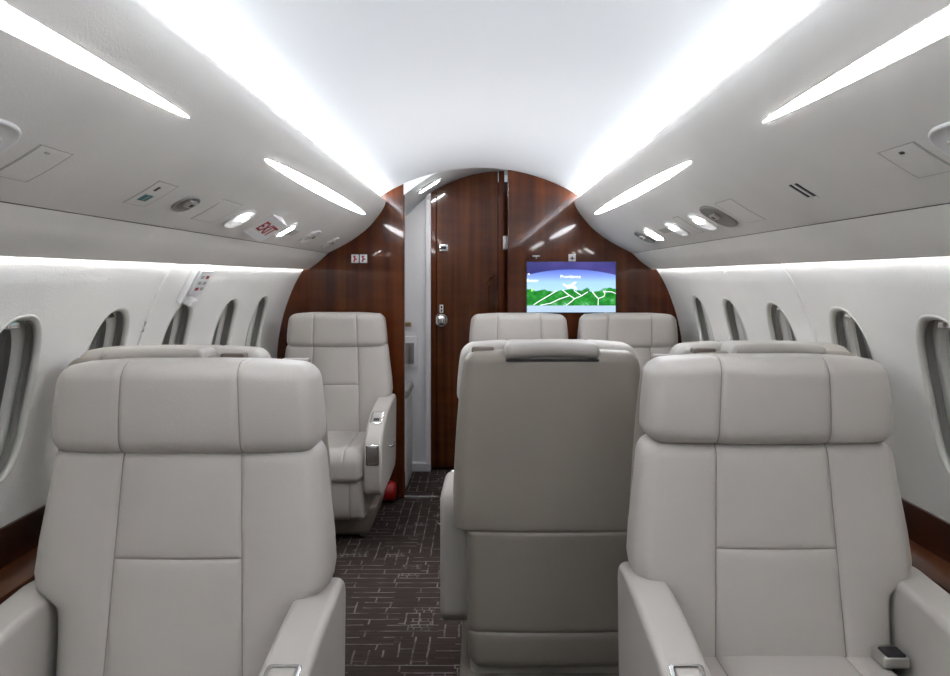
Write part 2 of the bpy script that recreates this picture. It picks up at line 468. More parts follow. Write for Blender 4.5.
tube('hook_stem', [(0, -.006, .003), (0, -.010, -.006), (0, -.018, -.008)], .0035, M['satin'], r)

# ------------------------------------------------------------------ the screen
SX0, SX1, SZ0, SZ1 = .268, .775, 1.068, 1.356
cxs, czs = (SX0+SX1)/2, (SZ0+SZ1)/2
tv = empty('wall_screen', (cxs, Y1, czs)); tag(tv, 'wall screen on the right bulkhead showing a flight map', 'screen')
rbox('bezel', (0, -.006, 0), ((SX1-SX0)/2+.004, .009, (SZ1-SZ0)/2+.004), .003, M['dark'], tv, n=(2, 1, 2))
hw, hh = (SX1-SX0)/2, (SZ1-SZ0)/2
def screen_mat():
    m = mat('map_screen', (0, 0, 0), .15); k = N(m)
    co = k.coord(); sp = k.n('ShaderNodeSeparateXYZ'); k.l(co, sp.inputs[0])
    X = k.math('DIVIDE', sp.outputs[0], hw); Z = k.math('DIVIDE', sp.outputs[2], hh)   # -1..1
    hor = k.math('SUBTRACT', .70, k.math('MULTIPLY', k.math('MULTIPLY', X, X), .22))
    n1 = k.n('ShaderNodeTexNoise'); n1.inputs['Scale'].default_value = 16; n1.inputs['Detail'].default_value = 5; k.l(co, n1.inputs['Vector'])
    n2 = k.n('ShaderNodeTexNoise'); n2.inputs['Scale'].default_value = 34; n2.inputs['Detail'].default_value = 5; k.l(co, n2.inputs['Vector'])
    n3 = k.n('ShaderNodeTexNoise'); n3.inputs['Scale'].default_value = 5; n3.inputs['Detail'].default_value = 2; k.l(co, n3.inputs['Vector'])
    space = k.ramp(n3.outputs[0], [(.3, (.020, .022, .13)), (.7, (.075, .06, .28))])
    tsea = k.math('DIVIDE', k.math('ADD', Z, .3), 1.0, True)
    sea = k.ramp(tsea, [(0, (.42, .68, .95)), (.5, (.36, .60, .95)), (.72, (.22, .34, .85)), (1, (.10, .16, .62))])
    col = k.mix(k.math('GREATER_THAN', k.math('SUBTRACT', Z, hor), 0), sea, space)
    land = k.ramp(n2.outputs[0], [(.25, (.004, .10, .012)), (.5, (.012, .24, .022)), (.62, (.05, .34, .06)), (.74, (.30, .55, .50))])
    coast = k.math('ADD', k.math('MULTIPLY', n1.outputs[0], .55), k.math('MULTIPLY', k.math('MULTIPLY', X, X), .06))
    lm = k.math('LESS_THAN', Z, k.math('SUBTRACT', coast, .42))
    col = k.mix(lm, col, land)
    col = k.mix(k.math('LESS_THAN', Z, -.73), col, (.42, .56, .72))
    k.l(col, k.b.inputs['Emission Color']); k.b.inputs['Emission Strength'].default_value = .72
    return m
M['map'] = screen_mat()
M['mapwhite'] = mat('map_white', (0, 0, 0), emit=(.95, .97, 1), estr=.8)
yS = -.0162
mesh('display', [(-hw, yS, -hh), (hw, yS, -hh), (hw, yS, hh), (-hw, yS, hh)], [(0, 1, 2, 3)], M['map'], tv, smooth=False, recalc=False)
def uvp(px, py): return ((px-105)/(832-105)*2*hw - hw, hh - (py-143)/(553-143)*2*hh)
def road(pts, w=.0021):
    V, Fc = [], []
    P = [Vector(uvp(*p)) for p in pts]
    for i, p in enumerate(P):
        d = (P[min(i+1, len(P)-1)] - P[max(i-1, 0)]).normalized(); q = Vector((-d.y, d.x))*w
        V += [(p.x+q.x, yS-.0006, p.y+q.y), (p.x-q.x, yS-.0006, p.y-q.y)]
    Fc = [(2*i, 2*i+1, 2*i+3, 2*i+2) for i in range(len(P)-1)]
    return V, Fc
V, Fc = [], []
for pts in ([(160, 492), (200, 465), (270, 425), (350, 377)], [(215, 495), (250, 488), (300, 478), (370, 445), (450, 418)], [(395, 370), (440, 405), (495, 442)],
            [(425, 497), (470, 465), (495, 442), (550, 420), (605, 385)], [(490, 375), (550, 415)], [(640, 385), (665, 415), (690, 440), (688, 495)],
            [(690, 440), (735, 425), (745, 400), (730, 380)], [(735, 385), (800, 385), (832, 400)]):
    v, f = road(pts); b = len(V); V += v; Fc += [tuple(i+b for i in q) for q in f]
mesh('map_roads', V, Fc, M['mapwhite'], tv, smooth=False, recalc=False)
pl = [(398, 322), (412, 318), (425, 332), (462, 328), (492, 304), (514, 306), (490, 335), (505, 345), (518, 368), (500, 366), (478, 352), (440, 360), (425, 350), (432, 345), (412, 340)]
mesh('airplane_icon', [(uvp(*p)[0], yS-.001, uvp(*p)[1]) for p in pl], [tuple(range(len(pl)))], M['mapwhite'], tv, smooth=False)
RX = Matrix.Rotation(PI/2, 4, 'X')
for t, px, py, s in (('Providence', 462, 263, .026), ('Bangor', 152, 294, .024), ('st', 120, 241, .018)):
    a, b = uvp(px, py)
    text_mesh('map_text', t, s, M['mapwhite'], tv, Matrix.Translation((a, yS-.0012, b)) @ RX, .0002, .0004)
mm = mat('map_marker', (0, 0, 0), emit=(.35, .9, .1), estr=1)
a, b = uvp(148, 370); mesh('map_marker', [(a-.006, yS-.001, b-.008), (a+.006, yS-.001, b-.008), (a+.005, yS-.001, b+.008), (a-.005, yS-.001, b+.008)], [(0, 1, 2, 3)], mm, tv, smooth=False, recalc=False)

# ------------------------------------------------------------------ vestibule beyond the doorway
tag(box('floor_vestibule', -1.0, .9, Y1+.03, YD+.25, -.04, 0, M['carpet']), 'patterned carpet in the vestibule', kind='structure')
def zv(x): return 1.972 - .72*(x-.13)**2
o = sheet('ceiling_vestibule', [(x, zv(x)) for x in [-.72 + 1.5*k/30 for k in range(31)]], [Y1+BT-.05, YD+.26], M['ceiling']); tag(o, 'white arched vestibule ceiling', kind='structure')
xs = [-.46 + .40*k/16 for k in range(17)]
o = prism('trim_14', [(x, min(zv(x)-.001, zceil(x))) for x in xs] + [(x, zceil(x)+.03) for x in reversed(xs)], Y1+.001, Y1+.012, M['ceiling']); tag(o, 'white header strip between cabin ceiling and vestibule ceiling', kind='structure')
o = prism('wall_vestibule', [(-.72, 0)] + [(-.352, 0), (-.352, zv(-.352))] + [(-.72, zv(-.72))], YD+.03, YD+.09, M['white'], bevel=.004); tag(o, 'white lavatory wall beyond the doorway', kind='structure')
o = prism('wall_vestibule_left', [(YD+.03, 0), (YD+.03, 1.75), (Y1+BT, 1.75), (Y1+BT, 0)], -.74, -.72, M['white'], axis='x'); tag(o, 'white side wall of the vestibule', kind='structure')
o = prism('wall_vestibule_right', [(YD+.26, 0), (YD+.26, 1.8), (Y1+BT, 1.8), (Y1+BT, 0)], .72, .74, M['white'], axis='x'); tag(o, 'right side wall of the vestibule', kind='structure')
o = box('wall_vestibule_back', -.335, .74, YD+.05, YD+.10, 0, 1.9, M['wood']); tag(o, 'dark wood wall behind the vestibule door', kind='structure')
o = prism('trim_12', [(-.357, 0), (-.322, 0), (-.322, zv(-.322)), (-.357, zv(-.357))], YD-.02, YD+.03, M['white'], bevel=.005); tag(o, 'white door frame post in the vestibule', kind='structure')
o = box('trim_13', -.445, -.325, YD-.03, YD+.03, 0, .05, M['white']); tag(o, 'white skirting block at the lavatory wall', kind='structure')
# door
dr = empty('door_1', (-.05, YD, 0)); tag(dr, 'glossy mahogany vestibule door with arched top', kind='structure')
def dpoly(x0, x1, z0=.02, dz=-.006):
    xs = [x0 + (x1-x0)*k/12 for k in range(13)]
    return [(x0+.05, z0), (x1+.05, z0)] + [(x+.05, zv(x)+dz) for x in reversed(xs)]
prism('door_panel', dpoly(-.285, .118), .0, .035, M['door'], dr, bevel=.003)
prism('door_stile', dpoly(-.322, -.289), -.012, .035, M['wood'], dr, bevel=.006)
prism('door_stile', dpoly(.122, .160), -.012, .035, M['wood'], dr, bevel=.006)
kn = rbox('door_knob', (-.205, -.035, .987), (.034, .022, .034), .021, M['chrome'], dr, n=(3, 2, 3))
tube('knob_rose', [(-.205, .0, .987), (-.205, -.010, .987)], .042, M['chrome'], kn, 24)
tube('knob_neck', [(-.205, -.008, .987), (-.205, -.025, .987)], .014, M['chrome'], kn, 12)
lt = rbox('door_latch', (-.19, -.004, 1.460), (.030, .006, .024), .005, M['chrome'], dr, n=(2, 1, 2))
rbox('latch_slot', (-.19, -.010, 1.462), (.021, .004, .009), .002, M['dark'], lt, n=(2, 1, 2))
sgn = rbox('lock_sign', (-.203, -.002, 1.062), (.012, .002, .026), .0015, M['white'], dr, n=(1, 1, 1))
rbox('sign_mark', (-.203, -.004, 1.072), (.006, .002, .008), .0015, M['dark'], sgn, n=(1, 1, 1))
rbox('sign_mark', (-.203, -.004, 1.050), (.006, .002, .008), .0015, M['dark'], sgn, n=(1, 1, 1))
tube('grab_handle', [(.135, -.01, 1.285), (.118, -.03, 1.265), (.102, -.04, 1.22), (.098, -.042, 1.17), (.102, -.04, 1.11), (.118, -.03, 1.06), (.135, -.01, 1.04)], .011, M['door'], dr)
hg = rbox('door_hinge', (.205, -.35, 1.48), (.014, .02, .042), .004, M['satin'], dr, n=(2, 2, 2))
# dispenser, latch, cabinet, extinguisher
r = empty('tissue_dispenser', (-.475, YD+.03, .775)); tag(r, 'white framed chrome tissue dispenser recessed in the lavatory wall', 'dispenser')
rbox('dispenser_frame', (0, -.006, 0), (.062, .008, .105), .006, M['white'], r, n=(2, 1, 2))
V = [(-.05 + .09*k/12, -.014 - .03*math.sin(PI*k/12), z) for z in (-.075, .062) for k in range(13)]
mesh('chrome_roll', V, [(k, k+1, k+14, k+13) for k in range(12)] + [tuple(range(13)), tuple(range(13, 26))], M['satin'], r, angle=50)
r = rbox('brass_latch', (-.482, YD+.022, .958), (.030, .010, .015), .006, M['gold'], None, n=(2, 1, 2)); tag(r, 'small brass latch on the lavatory wall above the dispenser', 'latch')
r = empty('lavatory_cabinet', (-.57, 5.10, 0)); tag(r, 'white rounded lavatory cabinet just behind the left bulkhead edge', 'cabinet')
rbox('cabinet_body', (0, 0, .275), (.138, .20, .275), .03, M['white'], r, n=(2, 2, 2))
rbox('countertop', (0, 0, .575), (.146, .21, .03), .025, M['grey'], r, n=(2, 2, 1))
r = empty('vestibule_light', (-.312, 5.02, zv(-.312)-.002), 0); r.rotation_euler = (0, -math.atan(1.44*.442), 0); tag(r, 'slim oval light in the vestibule ceiling above the door', 'light')
rbox('light_bezel', (0, 0, -.004), (.082, .042, .006), .005, M['white'], r, n=(2, 2, 1), deform=lambda v: (v.x, v.y*math.sqrt(max(0, 1-(v.x/.087)**2)), v.z))
rbox('light_lens', (0, 0, -.009), (.070, .030, .004), .003, M['vest'], r, n=(6, 2, 1), deform=lambda v: (v.x, v.y*math.sqrt(max(0, 1-(v.x/.074)**2)), v.z))
fx = empty('fire_extinguisher', (-.57, 4.66, .062)); tag(fx, 'red fire extinguisher lying on the carpet behind the left rear seat', 'fire extinguisher')
tube('cylinder', [(-.16, 0, 0), (-.16, 0, 0), (.075, 0, 0), (.09, 0, 0), (.098, 0, 0), (.10, 0, 0)], [.03, .056, .056, .052, .040, .02], M['red'], fx, 24)
tube('valve', [(-.16, 0, 0), (-.20, 0, 0)], .016, M['satin'], fx)
rbox('valve_lever', (-.215, 0, .012), (.03, .01, .008), .004, M['dark'], fx, n=(1, 1, 1))

# ------------------------------------------------------------------ fittings on the overhead panels
_L = [0]
for a, b in zip(BIN, BIN[1:]): _L.append(_L[-1] + math.dist(a, b))
def bpt(s):
    s = max(0, min(_L[-1]-1e-6, s))
    for i in range(len(BIN)-1):
        if s <= _L[i+1]:
            f = (s-_L[i])/(_L[i+1]-_L[i]); a, b = BIN[i], BIN[i+1]
            return (a[0]+(b[0]-a[0])*f, a[1]+(b[1]-a[1])*f)
def btan(s):
    a, b = bpt(s-.012), bpt(s+.012); d = Vector((b[0]-a[0], b[1]-a[1])).normalized(); return d   # outward and down
def bnrm(s):
    d = btan(s); return Vector((d.y, -d.x))      # into the cabin: inward, down
def at(px, py):
    """point of the overhead panel (arc length s, distance Y) seen at a measured photo position"""
    dx, dz = abs(px-CX), CY-py
    best = min(range(400), key=lambda k: abs(bpt(_L[-1]*k/400)[0]*dz - (bpt(_L[-1]*k/400)[1]-EYE)*dx))
    s = _L[-1]*best/400; return s, bpt(s)[0]*F/dx
def surf(s, y, off, sx):
    p, n = bpt(s), bnrm(s); return Vector((sx*(p[0]+n.x*off), y, p[1]+n.y*off))
def frame(s, y, sx):
    """matrix: local x = along the panel section (outward/down), local y = along the cabin, local z = into the cabin"""
    d, n, p = btan(s), bnrm(s), bpt(s)
    m = Matrix(((sx*d.x, 0, sx*n.x, sx*p[0]), (0, 1, 0, y), (d.y, 0, n.y, p[1]), (0, 0, 0, 1)))
    return m
def place(o, s, y, sx, off=0):
    m = frame(s, y, sx); 
    if sx > 0: m = m @ Matrix.Diagonal((1, -1, 1, 1))
    m = m @ Matrix.Translation((0, 0, off)); o.matrix_world = m; return o

# lens shaped strip lights, two on each side
def strip_light(y0, y1, s0, sx, label, w=.018):
    def patch(off, hw, ye, m, nm, par, thick):
        V, Fc = [], []; ny, ns = 48, 4
        for j in range(ny+1):
            t = -1 + 2*j/ny; y = (y0+y1)/2 + t*(y1-y0)/2*ye
            h = hw*(1-t*t)**.62 + .0003
            for i in range(ns+1):
                u = -1 + 2*i/ns; V.append(surf(s0 + u*h, y, off - thick*u*u, sx) - org)
        for j in range(ny):
            for i in range(ns):
                a = j*(ns+1)+i; Fc.append((a, a+1, a+ns+2, a+ns+1))
        return mesh(nm, V, Fc, m, par, recalc=False)
    r = empty('strip_light', surf(s0, (y0+y1)/2, 0, sx)); org = Vector(r.location)
    tag(r, label, 'light', 'lens shaped strip lights')
    patch(.0008, w+.0030, 1.004, M['bin'], 'light_rim', r, .0)
    patch(.0014, w, 1.0, M['lens'], 'light_lens', r, .0)
    return r
sL = at(314, 186)[0]
for sx, nm in ((-1, 'left'), (1, 'right')):
    strip_light(-.31, 1.70 if sx < 0 else 1.75, sL, sx, 'long glowing lens shaped light on the %s overhead panel, nearest the camera' % nm, w=.0155)
    strip_light(2.30 if sx < 0 else 2.34, 4.30, sL, sx, 'long glowing lens shaped light on the %s overhead panel, near the bulkhead' % nm)

def oval(name, px, py, label, cat, kind='lamp', L=.052, W=.075, group=None):
    sx = -1 if px < CX else 1
    s, y = at(px, py); r = empty(name); place(r, s, y, sx); tag(r, label, cat, group)
    n = 32; V, Fc = [], []
    prof = [(1.0, 0), (1.0, .004), (.97, .006), (.90, .006), (.84, .0035), (.6, .0022), (.3, .0018)]
    for k, (q, h) in enumerate(prof):
        for i in range(n):
            th = 2*PI*i/n; c, t = math.cos(th), math.sin(th); kk = (abs(c)**2.6+abs(t)**2.6)**(-1/2.6)
            V.append((c*kk*(L*q), t*kk*(W - (1-q)*L), h))
    for k in range(len(prof)-1):
        for i in range(n): Fc.append((k*n+i, k*n+(i+1) % n, (k+1)*n+(i+1) % n, (k+1)*n+i))
    Fc.append(tuple(range((len(prof)-1)*n, len(prof)*n)))
    mesh('housing', V, Fc, M['vent'] if kind == 'dark' else M['white'], r, angle=60)
    if kind == 'lamp':
        rbox('lamp', (-.012, 0, .006), (.014, .024, .005), .0045, M['lamp'], r, n=(3, 3, 1))
    elif kind == 'slim':
        rbox('lamp', (.0, 0, .006), (.034, .016, .005), .0045, M['lamp'], r, n=(3, 3, 1))
    elif kind == 'bright':
        rbox('lamp', (.0, 0, .006), (.034, .045, .005), .0045, M['lamp'], r, n=(3, 3, 1))
    else:
        nz = rbox('nozzle', (-.010, 0, .007), (.014, .026, .007), .006, M['satin'], r, n=(2, 2, 1))
        rbox('nozzle_hole', (-.010, 0, .0135), (.006, .012, .002), .0015, M['dark'], nz, n=(1, 1, 1))
    return r
oval('reading_light', 239.3, 218.5, 'lit oval reading light left of the EXIT sign', 'light', 'lamp', group='reading lights')
oval('reading_light', 285.5, 229.8, 'oval reading light just right of the EXIT sign', 'light', 'slim', L=.052, W=.034, group='reading lights')
oval('air_vent', 309.9, 236.4, 'white oval air vent with dark nozzle on left panel near the bulkhead', 'vent', 'vent', group='oval air vents')
oval('air_vent', 330.0, 242.2, 'last oval air vent on left panel, closest to the wood bulkhead', 'vent', 'vent', W=.05, group='oval air vents')
oval('air_vent', 185.5, 203.3, 'small dark oval vent alone on the left panel beside the teal sticker', 'vent', 'dark', L=.034, W=.055, group='oval air vents')
oval('air_vent', -24, 139, 'white oval air vent cut by the left edge of the photo', 'vent', 'vent', group='oval air vents')
oval('air_vent', 972, 142, 'white oval air vent cut by the right edge of the photo', 'vent', 'vent', group='oval air vents')
oval('air_vent', 644.5, 237, 'dark oval air vent on right panel, nearest the bulkhead', 'vent', 'dark', L=.05, W=.075, group='oval air vents')
oval('reading_light', 654.5, 234.2, 'brightest oval reading light, second from the bulkhead on right panel', 'light', 'bright', group='reading lights')
oval('reading_light', 676.5, 228.3, 'lit oval reading light in the middle of the right row', 'light', 'lamp', group='reading lights')
oval('reading_light', 702.5, 221.5, 'lit oval reading light beside the grey gasper on right panel', 'light', 'lamp', group='reading lights')
oval('air_vent', 718.5, 216, 'grey oval air vent with nozzle, nearest the camera in the right row', 'vent', 'dark', L=.06, W=.085, group='oval air vents')

def plate(name, corners, label, cat='panel', m='bin', off=.0012, group='access panels in the overhead panels'):
    sx = -1 if corners[0][0] < CX else 1
    q = [at(*c) for c in corners]
    s0 = sum(sorted(a for a, _ in q)[:2])/2; s1 = sum(sorted(a for a, _ in q)[2:])/2
    ya = sum(sorted(b for _, b in q)[:2])/2; yb = sum(sorted(b for _, b in q)[2:])/2
    V, Fc = [], []; ns, ny = 8, 2
    org = surf((s0+s1)/2, (ya+yb)/2, 0, sx)
    e = .0022
    for (o, d) in ((-.002, 0), (off*.5, 0), (off, e)):
        for i in range(ns+1):
            V += [surf(s0+d + (s1-s0-2*d)*i/ns, ya+3*d, o, sx)-org, surf(s0+d + (s1-s0-2*d)*i/ns, yb-3*d, o, sx)-org]
    n = 2*(ns+1); b = 2*n
    for i in range(ns): Fc.append((b+2*i, b+2*i+1, b+2*i+3, b+2*i+2))
    for l in range(2):
        a, c = l*n, (l+1)*n
        for i in range(ns):
            Fc.append((a+2*i, a+2*i+2, c+2*i+2, c+2*i)); Fc.append((a+2*i+1, a+2*i+3, c+2*i+3, c+2*i+1))
        Fc.append((a, a+1, c+1, c)); Fc.append((a+n-2, a+n-1, c+n-1, c+n-2))
    o = mesh(name, V, Fc, [M[m], M['gap']], angle=30, idx=[0]*ns + [1]*(len(Fc)-ns)); o.location = org
    tag(o, label, cat, group); return o, (s0, s1, ya, yb, sx, org)
def on_plate(par, info, name, px, py, h, m, r=.001):
    s, y = at(px, py); sx, org = info[4], info[5]
    o = rbox(name, (0, 0, 0), h, r, M[m], par, n=(2, 2, 1))
    mt = frame(s, y, sx)
    if sx > 0: mt = mt @ Matrix.Diagonal((1, -1, 1, 1))
    o.matrix_local = Matrix.Translation(-org) @ mt @ Matrix.Translation((0, 0, .0015)); return o
p, i_ = plate('access_panel', [(33.2, 142.2), (71, 152.6), (31.3, 182.6), (-4, 176)], 'square access panel on left overhead panel at the photo edge')
on_plate(p, i_, 'latch_hole', 47, 152.3, (.003, .007, .0012), 'grey')
p, i_ = plate('switch_panel', [(158.2, 179.5), (175.8, 185.8), (145.9, 207.6), (124.1, 202.3)], 'panel with a teal sticker and small slot on left overhead')
on_plate(p, i_, 'teal_sticker', 145, 197.2, (.012, .023, .0012), 'teal')
on_plate(p, i_, 'sticker_line', 145, 197.2, (.0115, .0025, .0016), 'grey')
on_plate(p, i_, 'slot', 156.8, 188.4, (.008, .006, .0014), 'dark')
plate('access_panel', [(221.9, 198.2), (241.6, 204.5), (213.8, 223.7), (193, 219)], 'flush access panel left of the lit reading light on left panel')
plate('access_panel', [(717, 203), (736, 196), (760.5, 220.5), (745, 223.7)], 'flush access panel right of the grey gasper on right panel')
plate('access_panel', [(674, 217.5), (678.5, 215.5), (703.2, 232), (697, 234)], 'narrow flush access panel between the right reading lights')
p, i_ = plate('access_panel', [(879.2, 152.2), (912.9, 141), (955, 166), (921.3, 181.5)], 'square access panel on right overhead panel at the photo edge')
on_plate(p, i_, 'latch_hole', 902.3, 152.2, (.003, .007, .0012), 'dark')
p, i_ = plate('ceiling_speaker', [(288.5, 228.5), (297.5, 231), (294, 236), (285.5, 233.5)], 'small grey grille between EXIT sign and oval vent', 'grille', 'grey', .002, 'small speaker grilles')
p, i_ = plate('ceiling_speaker', [(659, 229.5), (667, 228), (671, 231.5), (663, 234)], 'small grey grille between two lit reading lights on right panel', 'grille', 'grey', .002, 'small speaker grilles')
# twin slots on the right panel
for k, (a, b) in enumerate((((791.7, 184.2), (808.5, 197.7)), ((797.4, 183.0), (814.6, 196.7)))):
    (s0, ya), (s1, yb) = at(*a), at(*b)
    r = empty('slot_vent'); place(r, (s0+s1)/2, (ya+yb)/2, 1); tag(r, ('left slot of the twin slots on right overhead panel', 'right slot of the twin slots on right overhead panel')[k], 'vent', 'twin slots')
    rbox('slot', (0, 0, .0006), (abs(s1-s0)/2, .006, .0015), .0012, M['dark'], r, n=(2, 1, 1))
    rbox('slot_end', (abs(s1-s0)/2, 0, .0016), (.004, .008, .0016), .0012, M['white'], r, n=(1, 1, 1))

# EXIT sign: a wedge standing out of the left panel
(sa, ya), (sd, yd) = at(269.5, 213.5), at(246, 231.7)
ex = empty('exit_sign'); place(ex, (sa+sd)/2, 2.885, -1, 0); tag(ex, 'white wedge EXIT sign with red letters on left overhead panel', 'sign')
hl, Lx, hx = abs(sd-sa)/2, .135, .036
# local x: outward/down along section, local y: away along the cabin
V = [(-hl, 0, -.02), (hl, 0, -.02), (hl, Lx, -.02), (-hl, Lx, -.02), (-hl, 0, .001), (hl, 0, .001), (hl, Lx, hx), (-hl, Lx, hx)]
mesh('sign_body', V, [(0, 1, 2, 3), (4, 5, 6, 7), (0, 1, 5, 4), (2, 3, 7, 6), (1, 2, 6, 5), (0, 3, 7, 4)], M['white'], ex, smooth=False)
ang = math.atan2(hx-.001, Lx)
# letters: reading direction = away along the cabin (-y local), letter up = inboard (-x local)
u = Vector((0, math.cos(ang), math.sin(ang))); v = Vector((-1, 0, 0)); n_ = u.cross(v)
c = Vector((.0, Lx/2, (hx+.001)/2))
mt = Matrix(((u.x, v.x, n_.x, c.x), (u.y, v.y, n_.y, c.y), (u.z, v.z, n_.z, c.z), (0, 0, 0, 1)))
text_mesh('exit_letters', 'EXIT', .062, M['exit_red'], ex, mt @ Matrix.Translation((0, 0, .0008)) @ Matrix.Diagonal((.82, 1.15, 1, 1)), .0004, .0012)

# placard bracket on the left wall
z0, z1 = 1.18, 1.305
br = empty('placard_bracket', (-xw(1.25), 3.02, 1.25)); tag(br, 'white placard bracket with clip on left wall above the third window', 'bracket')
th = math.atan2(xw(1.20)-xw(1.30), .10)
RY = Matrix.Rotation(th, 3, 'Y')
rbox('back_plate', RY @ Vector((.006, 0, 0)), (.006, .085, .075), .004, M['white'], br, n=(1, 2, 2), rot=RY)
rbox('side_flange', RY @ Vector((.014, -.080, 0)), (.010, .005, .075), .003, M['white'], br, n=(1, 1, 2), rot=RY)
pc = rbox('placard', RY @ Vector((.022, .010, .012)), (.006, .062, .050), .003, M['white'], br, n=(1, 2, 2), rot=RY)
for k in range(6):
    rbox('placard_mark', RY @ Vector((.0282, -.016 + .052*(k % 2), .036 - .024*(k//2))), (.001, .016, .006), .0005, M['exit_red'] if k % 3 == 1 else M['grey'], pc, n=(1, 1, 1), rot=RY)
rbox('clip', RY @ Vector((.026, .0, -.066)), (.020, .030, .016), .010, M['white'], br, n=(2, 2, 2), rot=RY)

# ------------------------------------------------------------------ the seats
def near(v, c, w): return math.exp(-((v-c)/w)**2)
def seam_samples(cs):
    out = []
    for c in cs: out += [c, c-.0013, c+.0013, c-.0035, c+.0035, c-.008, c+.008, c-.018, c+.018]
    return out
SEAM = .115
def build_seat():
    root = empty('cabin_seat')
    L, SM = M['leather'], M['seam']
    # --- headrest
    hx, hy, hz, zc = .260, .068, .090, 1.010
    def dh(v):
        x, y, z = v; t = (z+hz)/(2*hz)
        if y < 0:
            puff = .010*(1-min(1, (x/hx)**2)) + .005*(1-(z/hz)**2)
            g = max(near(x, SEAM, .0032), near(x, -SEAM, .0032))*.005 + max(near(x, SEAM, .016), near(x, -SEAM, .016))*.0025
            y += g - puff*min(1, -y/hy)
            y += .010*max(0, (abs(x)-.19)/.07)**2
        x *= 1.0 - .055*t*t
        z -= .010*max(0, t-.4)/.6*max(0, (abs(x)-.10)/.15)**1.6
        if t > .85 and y < .02:
            z -= .003*max(near(x, SEAM, .004), near(x, -SEAM, .004))
        z += .003*(1-t)*(1-(x/hx)**2)*-1
        return (x, y, z)
    sm = lambda p: (abs(abs(p.x)-SEAM) < .0011 and p.y < 0)
    rbox('headrest', (0, .058, zc), (hx, hy, hz), .034, L, root, n=(14, 3, 6), extra=(seam_samples([SEAM, -SEAM]), (), ()), deform=dh, seam=sm, seam_mat=SM)
    # --- backrest
    bx, by, bz, zb = .275, .066, .245, .682
    WID = [(-.25, .236), (-.10, .239), (-.065, .244), (-.045, .268), (-.028, .287), (0, .291), (.06, .286), (.16, .272), (.25, .262)]
    HS = .713 - zb
    def db(v):
        x, y, z = v
        sc = interp([(-.245, .135/.115), (.245, 1.0)], z)
        ax = abs(x); sg = 1 if x >= 0 else -1
        w = interp(WID, z)
        if ax < SEAM: X = ax*sc
        else: X = SEAM*sc + (ax-SEAM)/(bx-SEAM)*(w-SEAM*sc)
        if y < 0:
            k = min(1, -y/by)
            inn = ax < SEAM
            gv = near(ax, SEAM, .0030)*.0045 + near(ax, SEAM, .016)*.0035
            gh = (near(z, HS, .0030)*.0045 + near(z, HS, .016)*.003) if ax < SEAM+.001 else 0
            puff = .008*(1-min(1, (x/bx)**2)) + (.004*(1-(ax/SEAM)**2) if inn else .003*math.sin(PI*(ax-SEAM)/(bx-SEAM)))
            wing = -.020*max(0, (ax-.16)/.115)**1.5 * max(0, min(1, (z+.07)/.05)) + .0
            y += (max(gv, gh) - puff + wing*.5)*k
            y += .012*max(0, (ax-.20)/.075)**2*k
        y -= .062*(.245-z)/.49
        return (sg*X, y, z)
    sm = lambda p: p.y < -.03 and (abs(abs(p.x)-SEAM) < .0011 or (abs(p.z-HS) < .0011 and abs(p.x) < SEAM))
    zextra = seam_samples([HS]) + [-.075, -.062, -.054, -.045, -.036, -.028, -.02]
    rbox('backrest', (0, .074, zb), (bx, by, bz), .036, L, root, n=(14, 3, 14), extra=(seam_samples([SEAM, -SEAM]), (), zextra), deform=db, seam=sm, seam_mat=SM)
    # --- outer shell (seen from behind on the seats that face aft)
    sxh, syh, szh, zs = .255, .040, .433, .652
    WS = [(-.433, .218), (-.40, .226), (-.073, .233), (-.061, .240), (-.052, .264), (.05, .268), (.20, .260), (.30, .252), (.37, .246), (.433, .234)]
    seams = [-.057, -.330]
    def ds(v):
        x, y, z = v
        x *= interp(WS, z)/sxh
        if y > 0:
            k = min(1, y/syh)
            for i, c in enumerate(seams): y -= k*(near(z, c, .0032)*.005 + near(z, c, .010)*.0015)
            y += k*.012*(1-min(1, (x/.25)**2))
            y -= k*.012*max(0, (-z-.057)/.37)
        z -= .006*max(0, (z/szh))**4*(abs(x)/.25)**2
        return (x, y, z)
    sm = lambda p: p.y > .02 and any(abs(p.z-c) < .0011 for c in seams)
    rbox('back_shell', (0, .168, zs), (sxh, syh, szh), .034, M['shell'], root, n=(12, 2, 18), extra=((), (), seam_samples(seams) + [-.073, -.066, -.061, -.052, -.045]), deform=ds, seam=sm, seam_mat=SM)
    # rolled cap of the headrest hanging over the shell
    def dc(v):
        x, y, z = v
        if y > 0: y -= .010*(z < 0)*(-z/.03)
        z += .006*(1-(x/.127)**2)
        return (x, y, z)
    rbox('headrest_cap', (0, .172, 1.082), (.127, .064, .021), .017, L, root, n=(8, 3, 2), deform=dc)
    rbox('cap_shadow', (0, .214, 1.0595), (.125, .010, .0035), .002, M['dark'], root, n=(2, 1, 1))  # dark bar standing in for the shade under the cap
    rbox('grab_handle', (.186, .160, 1.082), (.031, .022, .009), .006, M['taupe'], root, n=(2, 2, 1))
    # --- cushion and base
    cx_, cy_, cz_ = .226, .285, .072
    def dq(v):
        x, y, z = v
        if z > 0:
            k = z/cz_
            g = max(near(x, .13, .0032), near(x, -.13, .0032))*.005 + max(near(x, .13, .016), near(x, -.13, .016))*.003
            z += k*(.010*(1-min(1, (x/.25)**2)) - g)
        z += .010*max(0, (-y-.05)/.23) - .022*max(0, (-y-.20)/.085)**2
        return (x, y, z)
    sm = lambda p: p.z > .03 and abs(abs(p.x)-.13) < .0011
    rbox('seat_cushion', (0, -.265, .398), (cx_, cy_, cz_), .05, L, root, n=(12, 12, 2), extra=(seam_samples([.13, -.13]), (), ()), deform=dq, seam=sm, seam_mat=SM)
